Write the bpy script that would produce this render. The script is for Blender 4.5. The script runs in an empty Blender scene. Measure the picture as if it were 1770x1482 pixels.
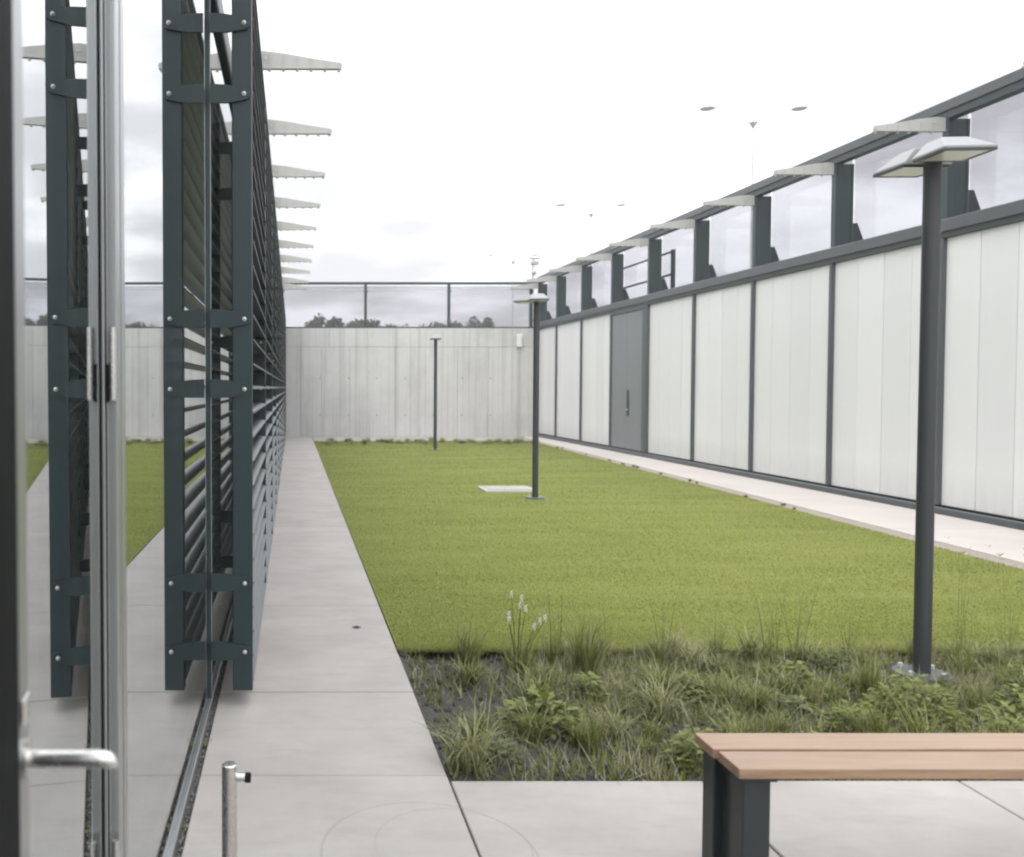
import bpy, bmesh, math, random
import numpy as np
from mathutils import Vector, Matrix
R = math.radians
random.seed(7); rng = np.random.default_rng(11)
scene = bpy.context.scene
col = scene.collection

# ------------------------------------------------------------------ camera
cam = bpy.data.cameras.new('camera'); camo = bpy.data.objects.new('camera', cam); col.objects.link(camo)
camo.location = (0, 0, 1.6); camo.rotation_euler = (R(90 - 1.72), 0, 0)
cam.sensor_width = 36; cam.lens = 36 * 1500 / 1770
cam.shift_x = (885 - 505) / 1770; cam.shift_y = -(741 - 715) / 1770
cam.clip_start = 0.05; cam.clip_end = 2000
cam.dof.use_dof = True; cam.dof.focus_distance = 5.2; cam.dof.aperture_fstop = 3.6
scene.camera = camo

# ------------------------------------------------------------------ world (overcast)
w = bpy.data.worlds.new('World'); scene.world = w; w.use_nodes = True
nt = w.node_tree; nt.nodes.clear()
def N(t, **kw):
    n = nt.nodes.new(t)
    for k, v in kw.items(): setattr(n, k, v)
    return n
L = nt.links.new
SUN_EL, SUN_AZ = R(52), R(215)
sky = N('ShaderNodeTexSky', sky_type='NISHITA', sun_disc=False, sun_elevation=SUN_EL, sun_rotation=SUN_AZ, dust_density=4.0)
tc = N('ShaderNodeTexCoord'); sep = N('ShaderNodeSeparateXYZ'); L(tc.outputs['Generated'], sep.inputs[0])
zc = N('ShaderNodeMath', operation='MAXIMUM'); L(sep.outputs['Z'], zc.inputs[0]); zc.inputs[1].default_value = 0.0
za = N('ShaderNodeMath', operation='ADD'); L(zc.outputs[0], za.inputs[0]); za.inputs[1].default_value = 0.16
dv = N('ShaderNodeVectorMath', operation='DIVIDE'); L(tc.outputs['Generated'], dv.inputs[0])
cb = N('ShaderNodeCombineXYZ')
for i in range(3): L(za.outputs[0], cb.inputs[i])
L(cb.outputs[0], dv.inputs[1])
nz = N('ShaderNodeTexNoise'); nz.inputs['Scale'].default_value = 1.15; nz.inputs['Detail'].default_value = 6; nz.inputs['Roughness'].default_value = 0.52
L(dv.outputs[0], nz.inputs['Vector'])
mr = N('ShaderNodeMapRange', interpolation_type='SMOOTHSTEP'); L(nz.outputs['Fac'], mr.inputs['Value'])
mr.inputs['From Min'].default_value = 0.40; mr.inputs['From Max'].default_value = 0.62
mr.inputs['To Min'].default_value = 0.62; mr.inputs['To Max'].default_value = 1.25
zp = N('ShaderNodeMath', operation='POWER'); L(zc.outputs[0], zp.inputs[0]); zp.inputs[1].default_value = 1.5
gr = N('ShaderNodeMapRange'); L(zp.outputs[0], gr.inputs['Value'])          # overcast sky: zenith about 2.5x the horizon
gr.inputs['To Min'].default_value = 7.4; gr.inputs['To Max'].default_value = 26.5
mu = N('ShaderNodeMath', operation='MULTIPLY'); L(mr.outputs[0], mu.inputs[0]); L(gr.outputs[0], mu.inputs[1])
cc = N('ShaderNodeVectorMath', operation='SCALE'); cc.inputs[0].default_value = (0.985, 0.99, 1.02); L(mu.outputs[0], cc.inputs['Scale'])
mx = N('ShaderNodeMix', data_type='RGBA'); mx.inputs[0].default_value = 0.94
L(sky.outputs[0], mx.inputs[6]); L(cc.outputs[0], mx.inputs[7])
bg = N('ShaderNodeBackground'); bg.inputs['Strength'].default_value = 0.1; L(mx.outputs[2], bg.inputs['Color'])
wo = N('ShaderNodeOutputWorld'); L(bg.outputs[0], wo.inputs['Surface'])

# ------------------------------------------------------------------ sun (veiled) and exposure
sl = bpy.data.lights.new('sun', 'SUN'); sl.energy = 0.9; sl.angle = R(35); sl.color = (1.0, 0.96, 0.9)
so = bpy.data.objects.new('sun', sl); col.objects.link(so)
sd = Vector((math.sin(SUN_AZ) * math.cos(SUN_EL), math.cos(SUN_AZ) * math.cos(SUN_EL), math.sin(SUN_EL)))
so.rotation_euler = (-sd).to_track_quat('-Z', 'Y').to_euler(); so.location = (0, 0, 30)
vs = scene.view_settings; vs.view_transform = 'Standard'; vs.look = 'None'; vs.exposure = 0.80; vs.gamma = 1.0; vs.use_curve_mapping = False
scene.cycles.max_bounces = 10; scene.cycles.transparent_max_bounces = 24; scene.cycles.glossy_bounces = 5
scene.cycles.use_denoising = True
scene.cycles.pixel_filter_type = 'BLACKMAN_HARRIS'; scene.cycles.filter_width = 2.2

# ------------------------------------------------------------------ helpers
class MB:
    def __init__(s): s.bm = bmesh.new()
    def box(s, x0, x1, y0, y1, z0, z1, bev=0.0, seg=1):
        b = bmesh.new(); bmesh.ops.create_cube(b, size=1)
        for v in b.verts:
            v.co = ((x0 + x1) / 2 + v.co.x * (x1 - x0), (y0 + y1) / 2 + v.co.y * (y1 - y0), (z0 + z1) / 2 + v.co.z * (z1 - z0))
        if bev > 0: bmesh.ops.bevel(b, geom=b.edges[:], offset=bev, segments=seg, affect='EDGES', profile=0.6)
        return s._add(b)
    def _add(s, b, mat=None):
        if mat is not None: b.transform(mat)
        m = bpy.data.meshes.new('t'); b.to_mesh(m); b.free(); s.bm.from_mesh(m); bpy.data.meshes.remove(m); return s
    def prism(s, pts, axis, a, b2):                         # polygon pts in the plane normal to axis, from a to b2
        b = bmesh.new()
        def mk(p, t): return {'x': (t, p[0], p[1]), 'y': (p[0], t, p[1]), 'z': (p[0], p[1], t)}[axis]
        v0 = [b.verts.new(mk(p, a)) for p in pts]; v1 = [b.verts.new(mk(p, b2)) for p in pts]
        b.faces.new(v0); b.faces.new(list(reversed(v1)))
        n = len(pts)
        for i in range(n): b.faces.new((v0[i], v0[(i + 1) % n], v1[(i + 1) % n], v1[i]))
        bmesh.ops.recalc_face_normals(b, faces=b.faces[:]); return s._add(b)
    def tube(s, p0, p1, r0, r1=None, n=16, cap=True):
        r1 = r0 if r1 is None else r1
        p0, p1 = Vector(p0), Vector(p1); d = p1 - p0
        b = bmesh.new(); bmesh.ops.create_cone(b, cap_ends=cap, segments=n, radius1=r0, radius2=r1, depth=d.length)
        M = Matrix.Translation((p0 + p1) / 2) @ d.to_track_quat('Z', 'Y').to_matrix().to_4x4()
        return s._add(b, M)
    def path(s, pts, rad, n=10):                            # bent tube through points
        b = bmesh.new(); rings = []
        P = [Vector(p) for p in pts]
        for i, p in enumerate(P):
            t = (P[min(i + 1, len(P) - 1)] - P[max(i - 1, 0)]).normalized()
            q = t.to_track_quat('Z', 'Y'); r = rad[i] if isinstance(rad, (list, tuple)) else rad
            rings.append([b.verts.new(p + q @ Vector((r * math.cos(2 * math.pi * k / n), r * math.sin(2 * math.pi * k / n), 0))) for k in range(n)])
        for A, B in zip(rings, rings[1:]):
            for k in range(n): b.faces.new((A[k], A[(k + 1) % n], B[(k + 1) % n], B[k]))
        b.faces.new(list(reversed(rings[0]))); b.faces.new(rings[-1])
        bmesh.ops.recalc_face_normals(b, faces=b.faces[:]); return s._add(b)
    def sphere(s, c, r, sz=1.0, seg=12):
        b = bmesh.new(); bmesh.ops.create_uvsphere(b, u_segments=seg, v_segments=max(6, seg // 2), radius=r)
        return s._add(b, Matrix.Translation(c) @ Matrix.Diagonal((1, 1, sz, 1)))
    def quad(s, pts):
        s.bm.faces.new([s.bm.verts.new(p) for p in pts]); return s
    def mesh(s, name, mat, smooth=False):
        m = bpy.data.meshes.new(name); s.bm.to_mesh(m); s.bm.free(); m.materials.append(M_[mat])
        if smooth:
            m.polygons.foreach_set('use_smooth', [True] * len(m.polygons))
            m.set_sharp_from_angle(angle=R(40))
        return m
    def build(s, name, mat, parent=None, loc=(0, 0, 0), rz=0, smooth=False):
        return put(name, s.mesh(name, mat, smooth), parent, loc, rz)
def put(name, mesh, parent=None, loc=(0, 0, 0), rz=0):
    o = bpy.data.objects.new(name, mesh); col.objects.link(o); o.location = loc; o.rotation_euler = (0, 0, rz)
    if parent is not None: o.parent = parent
    return o
def tag(o, label=None, cat=None, group=None, kind=None):
    if label: o['label'] = label
    if cat: o['category'] = cat
    if group: o['group'] = group
    if kind: o['kind'] = kind
    return o
def thing(name, label, cat, loc=(0, 0, 0), rz=0, group=None):
    o = bpy.data.objects.new(name, None); col.objects.link(o); o.empty_display_size = 0.1
    o.location = loc; o.rotation_euler = (0, 0, rz)
    return tag(o, label, cat, group)
def copy_tree(o, parent=None):
    c = o.copy(); col.objects.link(c); c.parent = parent
    for ch in o.children: copy_tree(ch, c)
    return c
def np_mesh(name, verts, faces_n, mat, smooth=False):
    """verts (n,3); faces_n list of (index array (m,k))"""
    me = bpy.data.meshes.new(name); me.vertices.add(len(verts)); me.vertices.foreach_set('co', np.asarray(verts, np.float32).ravel())
    idx = np.concatenate([f.ravel() for f in faces_n]); tot = np.concatenate([np.full(len(f), f.shape[1]) for f in faces_n])
    st = np.concatenate([[0], np.cumsum(tot)[:-1]])
    me.loops.add(len(idx)); me.loops.foreach_set('vertex_index', idx.astype(np.int32))
    me.polygons.add(len(tot)); me.polygons.foreach_set('loop_start', st.astype(np.int32)); me.polygons.foreach_set('loop_total', tot.astype(np.int32))
    me.update(calc_edges=True); me.validate()
    if smooth: me.polygons.foreach_set('use_smooth', [True] * len(me.polygons))
    me.materials.append(M_[mat]); return me

# ------------------------------------------------------------------ materials
M_ = {}
class Mat:
    def __init__(s, name):
        s.m = bpy.data.materials.new(name); s.m.use_nodes = True; s.t = s.m.node_tree; M_[name] = s.m
        s.t.nodes.clear(); s.o = s.n('ShaderNodeOutputMaterial'); s.p = s.n('ShaderNodeBsdfPrincipled'); s.l(s.p.outputs[0], s.o.inputs[0])
    def n(s, t, **kw):
        x = s.t.nodes.new(t)
        for k, v in kw.items(): setattr(x, k, v)
        return x
    def l(s, a, b): s.t.links.new(a, b)
    def pos(s, scale=(1, 1, 1), coord='world'):
        if coord == 'world': src = s.n('ShaderNodeNewGeometry').outputs['Position']
        else: src = s.n('ShaderNodeTexCoord').outputs['Object']
        mp = s.n('ShaderNodeMapping'); mp.inputs['Scale'].default_value = scale; s.l(src, mp.inputs['Vector']); return mp.outputs[0]
    def noise(s, vec, scale, detail=4, rough=0.55):
        x = s.n('ShaderNodeTexNoise'); x.inputs['Scale'].default_value = scale; x.inputs['Detail'].default_value = detail; x.inputs['Roughness'].default_value = rough
        s.l(vec, x.inputs['Vector']); return x.outputs['Fac']
    def ramp(s, fac, stops):
        x = s.n('ShaderNodeValToRGB'); e = x.color_ramp.elements
        while len(e) < len(stops): e.new(0.5)
        for k, (p, c) in zip(e, stops): k.position = p; k.color = (*c, 1)
        s.l(fac, x.inputs[0]); return x.outputs[0]
    def mix(s, fac, a, b, mode='MIX'):
        x = s.n('ShaderNodeMix', data_type='RGBA', blend_type=mode)
        for i, v in ((0, fac), (6, a), (7, b)):
            if hasattr(v, 'is_output'): s.l(v, x.inputs[i])
            else: x.inputs[i].default_value = v if i == 0 else (*v, 1)
        return x.outputs[2]
    def math(s, op, a, b=0.0, c=None):
        x = s.n('ShaderNodeMath', operation=op)
        for i, v in enumerate((a, b) if c is None else (a, b, c)):
            if hasattr(v, 'is_output'): s.l(v, x.inputs[i])
            else: x.inputs[i].default_value = v
        return x.outputs[0]
    def rnd(s): return s.n('ShaderNodeObjectInfo').outputs['Random']
    def bump(s, h, strength=0.2, dist=0.01):
        x = s.n('ShaderNodeBump'); x.inputs['Strength'].default_value = strength; x.inputs['Distance'].default_value = dist
        s.l(h, x.inputs['Height']); s.l(x.outputs[0], s.p.inputs['Normal']); return x
    def col(s, c):
        if hasattr(c, 'is_output'): s.l(c, s.p.inputs['Base Color'])
        else: s.p.inputs['Base Color'].default_value = (*c, 1)
        return s
    def set(s, **kw):
        for k, v in kw.items():
            i = s.p.inputs[k.replace('_', ' ')]
            if hasattr(v, 'is_output'): s.l(v, i)
            else: i.default_value = v
        return s

def painted(name, c, rough=0.42, var=0.18, metal=0.0):
    m = Mat(name); v = m.pos((1, 1, 0.35)); n = m.noise(v, 9, 5); n2 = m.noise(v, 60, 3)
    a = m.mix(n, tuple(x * (1 - var) for x in c), tuple(x * (1 + var) for x in c)); m.col(a)
    m.set(Roughness=m.math('MULTIPLY_ADD', n2, 0.18, rough - 0.09), Metallic=metal); m.bump(n2, 0.06, 0.002); return m
painted('dark_steel', (0.015, 0.031, 0.034))
painted('lamp_steel', (0.031, 0.035, 0.038), 0.4)
painted('bench_steel', (0.016, 0.021, 0.022), 0.5)
painted('grey_steel', (0.060, 0.070, 0.075), 0.38)
painted('black_rubber', (0.010, 0.011, 0.011), 0.7)
painted('door_grey', (0.17, 0.185, 0.195), 0.45, 0.12)
painted('aluminium', (0.36, 0.37, 0.37), 0.34, 0.1, 0.75)
painted('stainless', (0.62, 0.61, 0.59), 0.26, 0.06, 1.0)
painted('galvanised', (0.50, 0.50, 0.49), 0.5, 0.08, 0.2)
painted('pale_paint', (0.40, 0.40, 0.385), 0.5, 0.05)
painted('luminaire', (0.20, 0.208, 0.213), 0.4, 0.08)
painted('louvre_paint', (0.062, 0.075, 0.079), 0.36, 0.2, 0.2)
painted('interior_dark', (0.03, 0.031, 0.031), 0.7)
painted('interior_floor', (0.12, 0.12, 0.118), 0.5)
painted('white_box', (0.66, 0.66, 0.64), 0.5, 0.05)
M_['black_rubber'].node_tree.nodes['Principled BSDF'].inputs['Specular IOR Level'].default_value = 0.06
m = Mat('lens').col((0.75, 0.73, 0.68)); m.set(Roughness=0.25)
m = Mat('bolt').col((0.6, 0.6, 0.58)); m.set(Roughness=0.35, Metallic=0.9)

# reflective facade glass (coated double glazing seen at a grazing angle)
m = Mat('facade_glass'); lw = m.n('ShaderNodeLayerWeight'); lw.inputs['Blend'].default_value = 0.5
mr = m.n('ShaderNodeMapRange'); m.l(lw.outputs['Facing'], mr.inputs['Value']); mr.inputs['From Min'].default_value = 0.2; mr.inputs['From Max'].default_value = 1.0
mr.inputs['To Min'].default_value = 0.14; mr.inputs['To Max'].default_value = 0.9
gl = m.n('ShaderNodeBsdfGlossy'); gl.inputs['Roughness'].default_value = 0.0; gl.inputs['Color'].default_value = (0.93, 0.95, 0.95, 1)
nb = m.noise(m.pos(), 0.8, 1); bp = m.n('ShaderNodeBump'); bp.inputs['Strength'].default_value = 0.02; bp.inputs['Distance'].default_value = 0.02; m.l(nb, bp.inputs['Height']); m.l(bp.outputs[0], gl.inputs['Normal'])
tr = m.n('ShaderNodeBsdfTransparent'); tr.inputs['Color'].default_value = (0.66, 0.70, 0.70, 1)
ms = m.n('ShaderNodeMixShader'); m.l(mr.outputs[0], ms.inputs[0]); m.l(tr.outputs[0], ms.inputs[1]); m.l(gl.outputs[0], ms.inputs[2]); m.l(ms.outputs[0], m.o.inputs[0])
# clear clerestory glass with a faint printed vertical line pattern
m = Mat('clear_glass'); fr = m.n('ShaderNodeFresnel'); fr.inputs['IOR'].default_value = 1.45
wv = m.n('ShaderNodeTexWave', wave_type='BANDS', bands_direction='Y'); wv.inputs['Scale'].default_value = 9.0; wv.inputs['Distortion'].default_value = 0.0
m.l(m.pos((0.0, 1, 0)), wv.inputs['Vector'])
tcx = m.mix(wv.outputs['Fac'], (0.735, 0.735, 0.75), (0.765, 0.765, 0.78))
tr = m.n('ShaderNodeBsdfTransparent'); m.l(tcx, tr.inputs['Color'])
gl = m.n('ShaderNodeBsdfGlossy'); gl.inputs['Roughness'].default_value = 0.0; gl.inputs['Color'].default_value = (0.8, 0.82, 0.84, 1)
ms = m.n('ShaderNodeMixShader'); m.l(m.math('MULTIPLY', fr.outputs[0], 0.15), ms.inputs[0]); m.l(tr.outputs[0], ms.inputs[1]); m.l(gl.outputs[0], ms.inputs[2]); m.l(ms.outputs[0], m.o.inputs[0])
# white channel glass
m = Mat('channel_glass'); v = m.pos(); n1 = m.noise(v, 0.5, 3); r = m.rnd()
c = m.mix(r, (0.655, 0.662, 0.67), (0.735, 0.74, 0.748)); st = m.noise(m.pos((6, 6, 0.12)), 3, 4)
c = m.mix(m.math('MULTIPLY', st, 0.22), c, (0.53, 0.55, 0.555))
zs = m.n('ShaderNodeSeparateXYZ'); m.l(v, zs.inputs[0]); dz = m.n('ShaderNodeMapRange'); m.l(zs.outputs['Z'], dz.inputs['Value']); dz.inputs['From Min'].default_value = 0.6; dz.inputs['From Max'].default_value = 0.12; dz.inputs['To Max'].default_value = 0.5
c = m.mix(m.math('MULTIPLY', dz.outputs[0], m.noise(m.pos((5, 5, 1.2)), 2, 5, 0.7)), c, (0.30, 0.29, 0.26)); m.col(c); m.set(Roughness=0.22, Coat_Weight=0.3, Coat_Roughness=0.05)
m.bump(m.noise(m.pos((1, 1, 0.1)), 30, 2), 0.05, 0.003)
m = Mat('joint_backing').col((0.36, 0.38, 0.37)); m.set(Roughness=0.8)

# concrete paving
m = Mat('paving'); v = m.pos(); r = m.rnd()
n1 = m.noise(v, 1.6, 6, 0.6); n2 = m.noise(v, 14, 5, 0.65); n3 = m.noise(v, 130, 3, 0.7); n4 = m.noise(m.pos((0.9, 3.2, 1)), 2.2, 8, 0.72)
c = m.ramp(n1, [(0.28, (0.275, 0.256, 0.238)), (0.72, (0.39, 0.366, 0.342))])
c = m.mix(m.math('MULTIPLY', n2, 0.35), c, (0.235, 0.222, 0.212)); c = m.mix(m.math('MULTIPLY', r, 0.22), c, (0.37, 0.353, 0.336))
pt = m.n('ShaderNodeMapRange'); m.l(n4, pt.inputs['Value']); pt.inputs['From Min'].default_value = 0.5; pt.inputs['From Max'].default_value = 0.72; pt.inputs['To Max'].default_value = 0.34
c = m.mix(pt.outputs[0], c, (0.205, 0.19, 0.178))
sp = m.n('ShaderNodeMapRange'); m.l(n3, sp.inputs['Value']); sp.inputs['From Min'].default_value = 0.62; sp.inputs['From Max'].default_value = 0.78; sp.inputs['To Max'].default_value = 0.35
c = m.mix(sp.outputs[0], c, (0.17, 0.16, 0.15))
# scuffed ring marks left on the slabs beside the planting bed
for (cx, cy, rad, wd, amt) in ((0.47, 2.93, 0.37, 0.007, 0.55), (0.56, 2.98, 0.27, 0.006, 0.42)):
    d = m.n('ShaderNodeVectorMath', operation='DISTANCE'); m.l(m.pos((1, 1, 0)), d.inputs[0]); d.inputs[1].default_value = (cx, cy, 0)
    e = m.math('ABSOLUTE', m.math('SUBTRACT', d.outputs['Value'], rad)); q = m.n('ShaderNodeMapRange'); m.l(e, q.inputs['Value'])
    q.inputs['From Min'].default_value = 0; q.inputs['From Max'].default_value = wd; q.inputs['To Min'].default_value = amt; q.inputs['To Max'].default_value = 0
    c = m.mix(m.math('MULTIPLY', q.outputs[0], m.noise(v, 5, 2)), c, (0.1, 0.095, 0.09))
m.col(c); m.set(Roughness=0.72); m.bump(m.math('ADD', n3, m.math('MULTIPLY', n2, 2.0)), 0.12, 0.004)
# pale paving along the right wall
m = Mat('pale_paving'); v = m.pos(); n1 = m.noise(v, 1.2, 6); n3 = m.noise(v, 60, 3)
c = m.ramp(n1, [(0.3, (0.42, 0.39, 0.365)), (0.7, (0.48, 0.45, 0.425))]); m.col(m.mix(m.math('MULTIPLY', n3, 0.3), c, (0.38, 0.35, 0.32))); m.set(Roughness=0.8); m.bump(n3, 0.1, 0.003)
m = Mat('gravel_edge'); v = m.pos(); n3 = m.noise(v, 45, 4, 0.7)
m.col(m.ramp(n3, [(0.3, (0.16, 0.135, 0.11)), (0.7, (0.40, 0.35, 0.30))])); m.set(Roughness=0.9); m.bump(n3, 0.7, 0.02)
# board-marked concrete
m = Mat('board_concrete'); v = m.pos(); r = m.rnd()
wv = m.n('ShaderNodeTexWave', wave_type='BANDS', bands_direction='X', wave_profile='SIN'); wv.inputs['Scale'].default_value = 2.9; wv.inputs['Distortion'].default_value = 1.6; wv.inputs['Detail'].default_value = 2; wv.inputs['Detail Scale'].default_value = 0.4
m.l(m.pos((1, 0, 0.04)), wv.inputs['Vector'])
bd = m.noise(m.pos((5.5, 0, 0.06)), 1.0, 3, 0.7); n1 = m.noise(m.pos((0.6, 1, 0.6)), 1.1, 6, 0.65); n2 = m.noise(v, 7, 5)
c = m.ramp(n1, [(0.28, (0.41, 0.41, 0.405)), (0.72, (0.58, 0.58, 0.572))]); c = m.mix(m.math('MULTIPLY', r, 0.5), c, (0.58, 0.58, 0.57))
bs = m.n('ShaderNodeMapRange'); m.l(bd, bs.inputs['Value']); bs.inputs['From Min'].default_value = 0.5; bs.inputs['From Max'].default_value = 0.72; bs.inputs['To Max'].default_value = 0.6
c = m.mix(bs.outputs[0], c, (0.25, 0.248, 0.24)); c = m.mix(m.math('MULTIPLY', n2, 0.2), c, (0.29, 0.288, 0.28))
sg = m.n('ShaderNodeMapRange'); m.l(m.noise(m.pos((1.6, 1, 0.35)), 0.9, 6, 0.65), sg.inputs['Value']); sg.inputs['From Min'].default_value = 0.5; sg.inputs['From Max'].default_value = 0.75; sg.inputs['To Max'].default_value = 0.5
c = m.mix(sg.outputs[0], c, (0.27, 0.262, 0.25)); m.col(c); m.set(Roughness=0.85)
m.bump(m.math('ADD', wv.outputs['Fac'], m.math('MULTIPLY', n2, 0.6)), 0.12, 0.02)
m = Mat('joint_dark').col((0.09, 0.088, 0.085)); m.set(Roughness=0.9)
# soil, gravel
m = Mat('soil'); v = m.pos(); n1 = m.noise(v, 4, 6, 0.7); n3 = m.noise(v, 50, 4, 0.7)
c = m.ramp(n1, [(0.3, (0.022, 0.021, 0.022)), (0.7, (0.06, 0.058, 0.06))]); m.col(m.mix(m.math('MULTIPLY', n3, 0.5), c, (0.12, 0.112, 0.1))); m.set(Roughness=0.95); m.bump(n3, 0.8, 0.03)
m = Mat('pebble'); r = m.rnd(); g = m.n('ShaderNodeNewGeometry'); m.col(m.ramp(g.outputs['Random Per Island'], [(0, (0.12, 0.113, 0.10)), (0.6, (0.19, 0.18, 0.165)), (1, (0.28, 0.27, 0.25))])); m.set(Roughness=0.85)
m = Mat('far_ground'); v = m.pos(); m.col(m.ramp(m.noise(v, 0.05, 5), [(0.35, (0.05, 0.05, 0.048)), (0.65, (0.07, 0.085, 0.035))])); m.set(Roughness=0.95)
# grass materials
def leafy(name, stops, trans=0.35, rough=0.55, big=0.35, dry=None):
    m = Mat(name); g = m.n('ShaderNodeNewGeometry'); v = m.pos()
    c = m.ramp(g.outputs['Random Per Island'], stops)
    c = m.mix(m.math('MULTIPLY', m.noise(v, 1.3, 5, 0.6), big), c, tuple(x * 0.55 for x in stops[0][1]))
    if dry: 
        q = m.n('ShaderNodeMapRange'); m.l(m.noise(m.pos((0.45, 1.7, 1)), 1.0, 6, 0.62), q.inputs['Value']); q.inputs['From Min'].default_value = 0.4; q.inputs['From Max'].default_value = 0.68; q.inputs['To Max'].default_value = 0.9
        c = m.mix(q.outputs[0], c, dry)
    m.col(c); m.set(Roughness=rough)
    t = m.n('ShaderNodeBsdfTranslucent'); m.l(c, t.inputs['Color']); s = m.n('ShaderNodeMixShader'); s.inputs[0].default_value = trans
    m.l(m.p.outputs[0], s.inputs[1]); m.l(t.outputs[0], s.inputs[2]); m.l(s.outputs[0], m.o.inputs[0]); return m
leafy('lawn_blade', [(0, (0.172, 0.200, 0.032)), (0.6, (0.177, 0.205, 0.034)), (1, (0.183, 0.21, 0.037))], 0.45, 0.75, 0.2, (0.31, 0.315, 0.088))
m = Mat('lawn_base'); v = m.pos(); m.col(m.ramp(m.noise(v, 3, 6), [(0.3, (0.16, 0.188, 0.030)), (0.7, (0.18, 0.21, 0.036))])); m.set(Roughness=0.95); m.bump(m.noise(v, 60, 3), 0.6, 0.03)
leafy('tuft_blade', [(0, (0.105, 0.128, 0.025)), (0.55, (0.175, 0.198, 0.044)), (0.86, (0.26, 0.27, 0.085)), (1, (0.45, 0.43, 0.26))], 0.35)
leafy('tuft_pale', [(0, (0.17, 0.19, 0.055)), (0.5, (0.27, 0.28, 0.11)), (1, (0.46, 0.44, 0.28))], 0.35)
leafy('leaf_fresh', [(0, (0.14, 0.17, 0.03)), (0.5, (0.20, 0.23, 0.046)), (1, (0.27, 0.29, 0.075))], 0.4)
leafy('leaf_mid', [(0, (0.06, 0.082, 0.016)), (1, (0.13, 0.16, 0.035))], 0.35)
leafy('straw', [(0, (0.22, 0.205, 0.13)), (1, (0.46, 0.43, 0.33))], 0.3)
leafy('petal', [(0, (0.70, 0.66, 0.68)), (1, (0.82, 0.80, 0.80))], 0.3, 0.6, 0.1)
leafy('tree_leaf', [(0, (0.07, 0.085, 0.036)), (0.6, (0.11, 0.125, 0.058)), (1, (0.15, 0.155, 0.078))], 0.3)
painted('bark', (0.09, 0.075, 0.06), 0.9)
# timber
m = Mat('timber'); v = m.pos((1.1, 14, 14)); n1 = m.noise(v, 2.2, 7, 0.65); n2 = m.noise(m.pos((0.8, 3, 3)), 2.5, 4); n3 = m.noise(m.pos((6, 90, 90)), 3, 3, 0.7)
c = m.ramp(n1, [(0.34, (0.16, 0.082, 0.040)), (0.5, (0.25, 0.148, 0.080)), (0.66, (0.35, 0.232, 0.14))]); c = m.mix(m.math('MULTIPLY', n2, 0.45), c, (0.33, 0.25, 0.20))
c = m.mix(m.math('MULTIPLY', n3, 0.45), c, (0.15, 0.08, 0.045)); c = m.mix(m.math('MULTIPLY', m.rnd(), 0.3), c, (0.36, 0.22, 0.14))
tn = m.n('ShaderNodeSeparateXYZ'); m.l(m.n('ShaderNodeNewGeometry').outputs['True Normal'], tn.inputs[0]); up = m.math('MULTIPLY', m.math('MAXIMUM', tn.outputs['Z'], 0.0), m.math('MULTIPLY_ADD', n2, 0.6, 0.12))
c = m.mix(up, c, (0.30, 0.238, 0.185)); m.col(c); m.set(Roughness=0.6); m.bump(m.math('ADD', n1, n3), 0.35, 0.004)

# ------------------------------------------------------------------ setting: ground, paths, lawn, bed
FX = -0.42                                                  # plane of the left glass facade
PE = 0.638                                                  # right edge of the path
BY0, BY1 = 3.485, 5.20                                      # planting bed front / back
WY = 28.1                                                   # face of the concrete wall
def lawn_r(y): return 6.42 + 0.038 * (y - 7.5)              # right edge of the lawn
def wall_x(y): return 8.29 - 0.0113 * y
ANG = math.atan(0.0113)
g = MB().box(-70, 70, -40, 125, -1.2, -0.16).build('ground', 'far_ground'); tag(g, 'wide flat ground under and around the courtyard', kind='structure')

path = tag(MB().box(-0.38, PE - 0.004, -2, WY, -0.14, -0.045).build('path', 'joint_dark'), 'pale concrete slab path along the glass facade', kind='structure')
ys = [-1.86, -0.06, 1.74, 3.537, 4.518, 6.323] + [6.323 + 1.805 * i for i in range(1, 13)]
ys = [y for y in ys if y < WY - 0.4] + [WY - 0.01]
for a, b in zip(ys, ys[1:]):
    MB().box(-0.379, PE, a + 0.0045, b - 0.0045, -0.06, random.uniform(-0.0015, 0.0015), 0.004).build('slab', 'paving', path)
patio = tag(MB().box(PE + 0.004, 8.2, -2, BY0 - 0.012, -0.14, -0.045).build('pavement', 'joint_dark'), 'concrete slab terrace under the bench', kind='structure')
xs = [PE + 0.003, 1.671, 2.71, 3.75, 4.79, 5.83, 6.87, 8.1]
for a, b in zip(xs, xs[1:]):
    for y0, y1 in ((-1.9, 0.75), (0.75, BY0)):
        MB().box(a + 0.004, b - 0.004, y0 + 0.004, y1 - 0.001, -0.06, random.uniform(-0.0015, 0.0015), 0.004).build('slab', 'paving', patio)
rp = MB(); y0, y1 = BY0 - 1.2, WY
side = tag(rp.prism([(lawn_r(y0) + 0.18, y0), (wall_x(y0) + 0.2, y0), (wall_x(y1) + 0.2, y1), (lawn_r(y1) + 0.18, y1)], 'z', -0.14, -0.035).build('footpath', 'joint_dark'), 'pale footpath along the white glazed wall', kind='structure')
for k in range(12):
    a, b = BY0 + 0.05 + k * 2.06, BY0 + 0.05 + (k + 1) * 2.06; b = min(b, WY - 0.01)
    MB().prism([(lawn_r(a) + 0.2, a + 0.003), (wall_x(a) + 0.1, a + 0.003), (wall_x(b) + 0.1, b - 0.003), (lawn_r(b) + 0.2, b - 0.003)], 'z', -0.05, 0.012).build('slab', 'pale_paving', side)
ge = MB(); n = 40                                          # loose gravel edge between lawn and footpath
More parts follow.
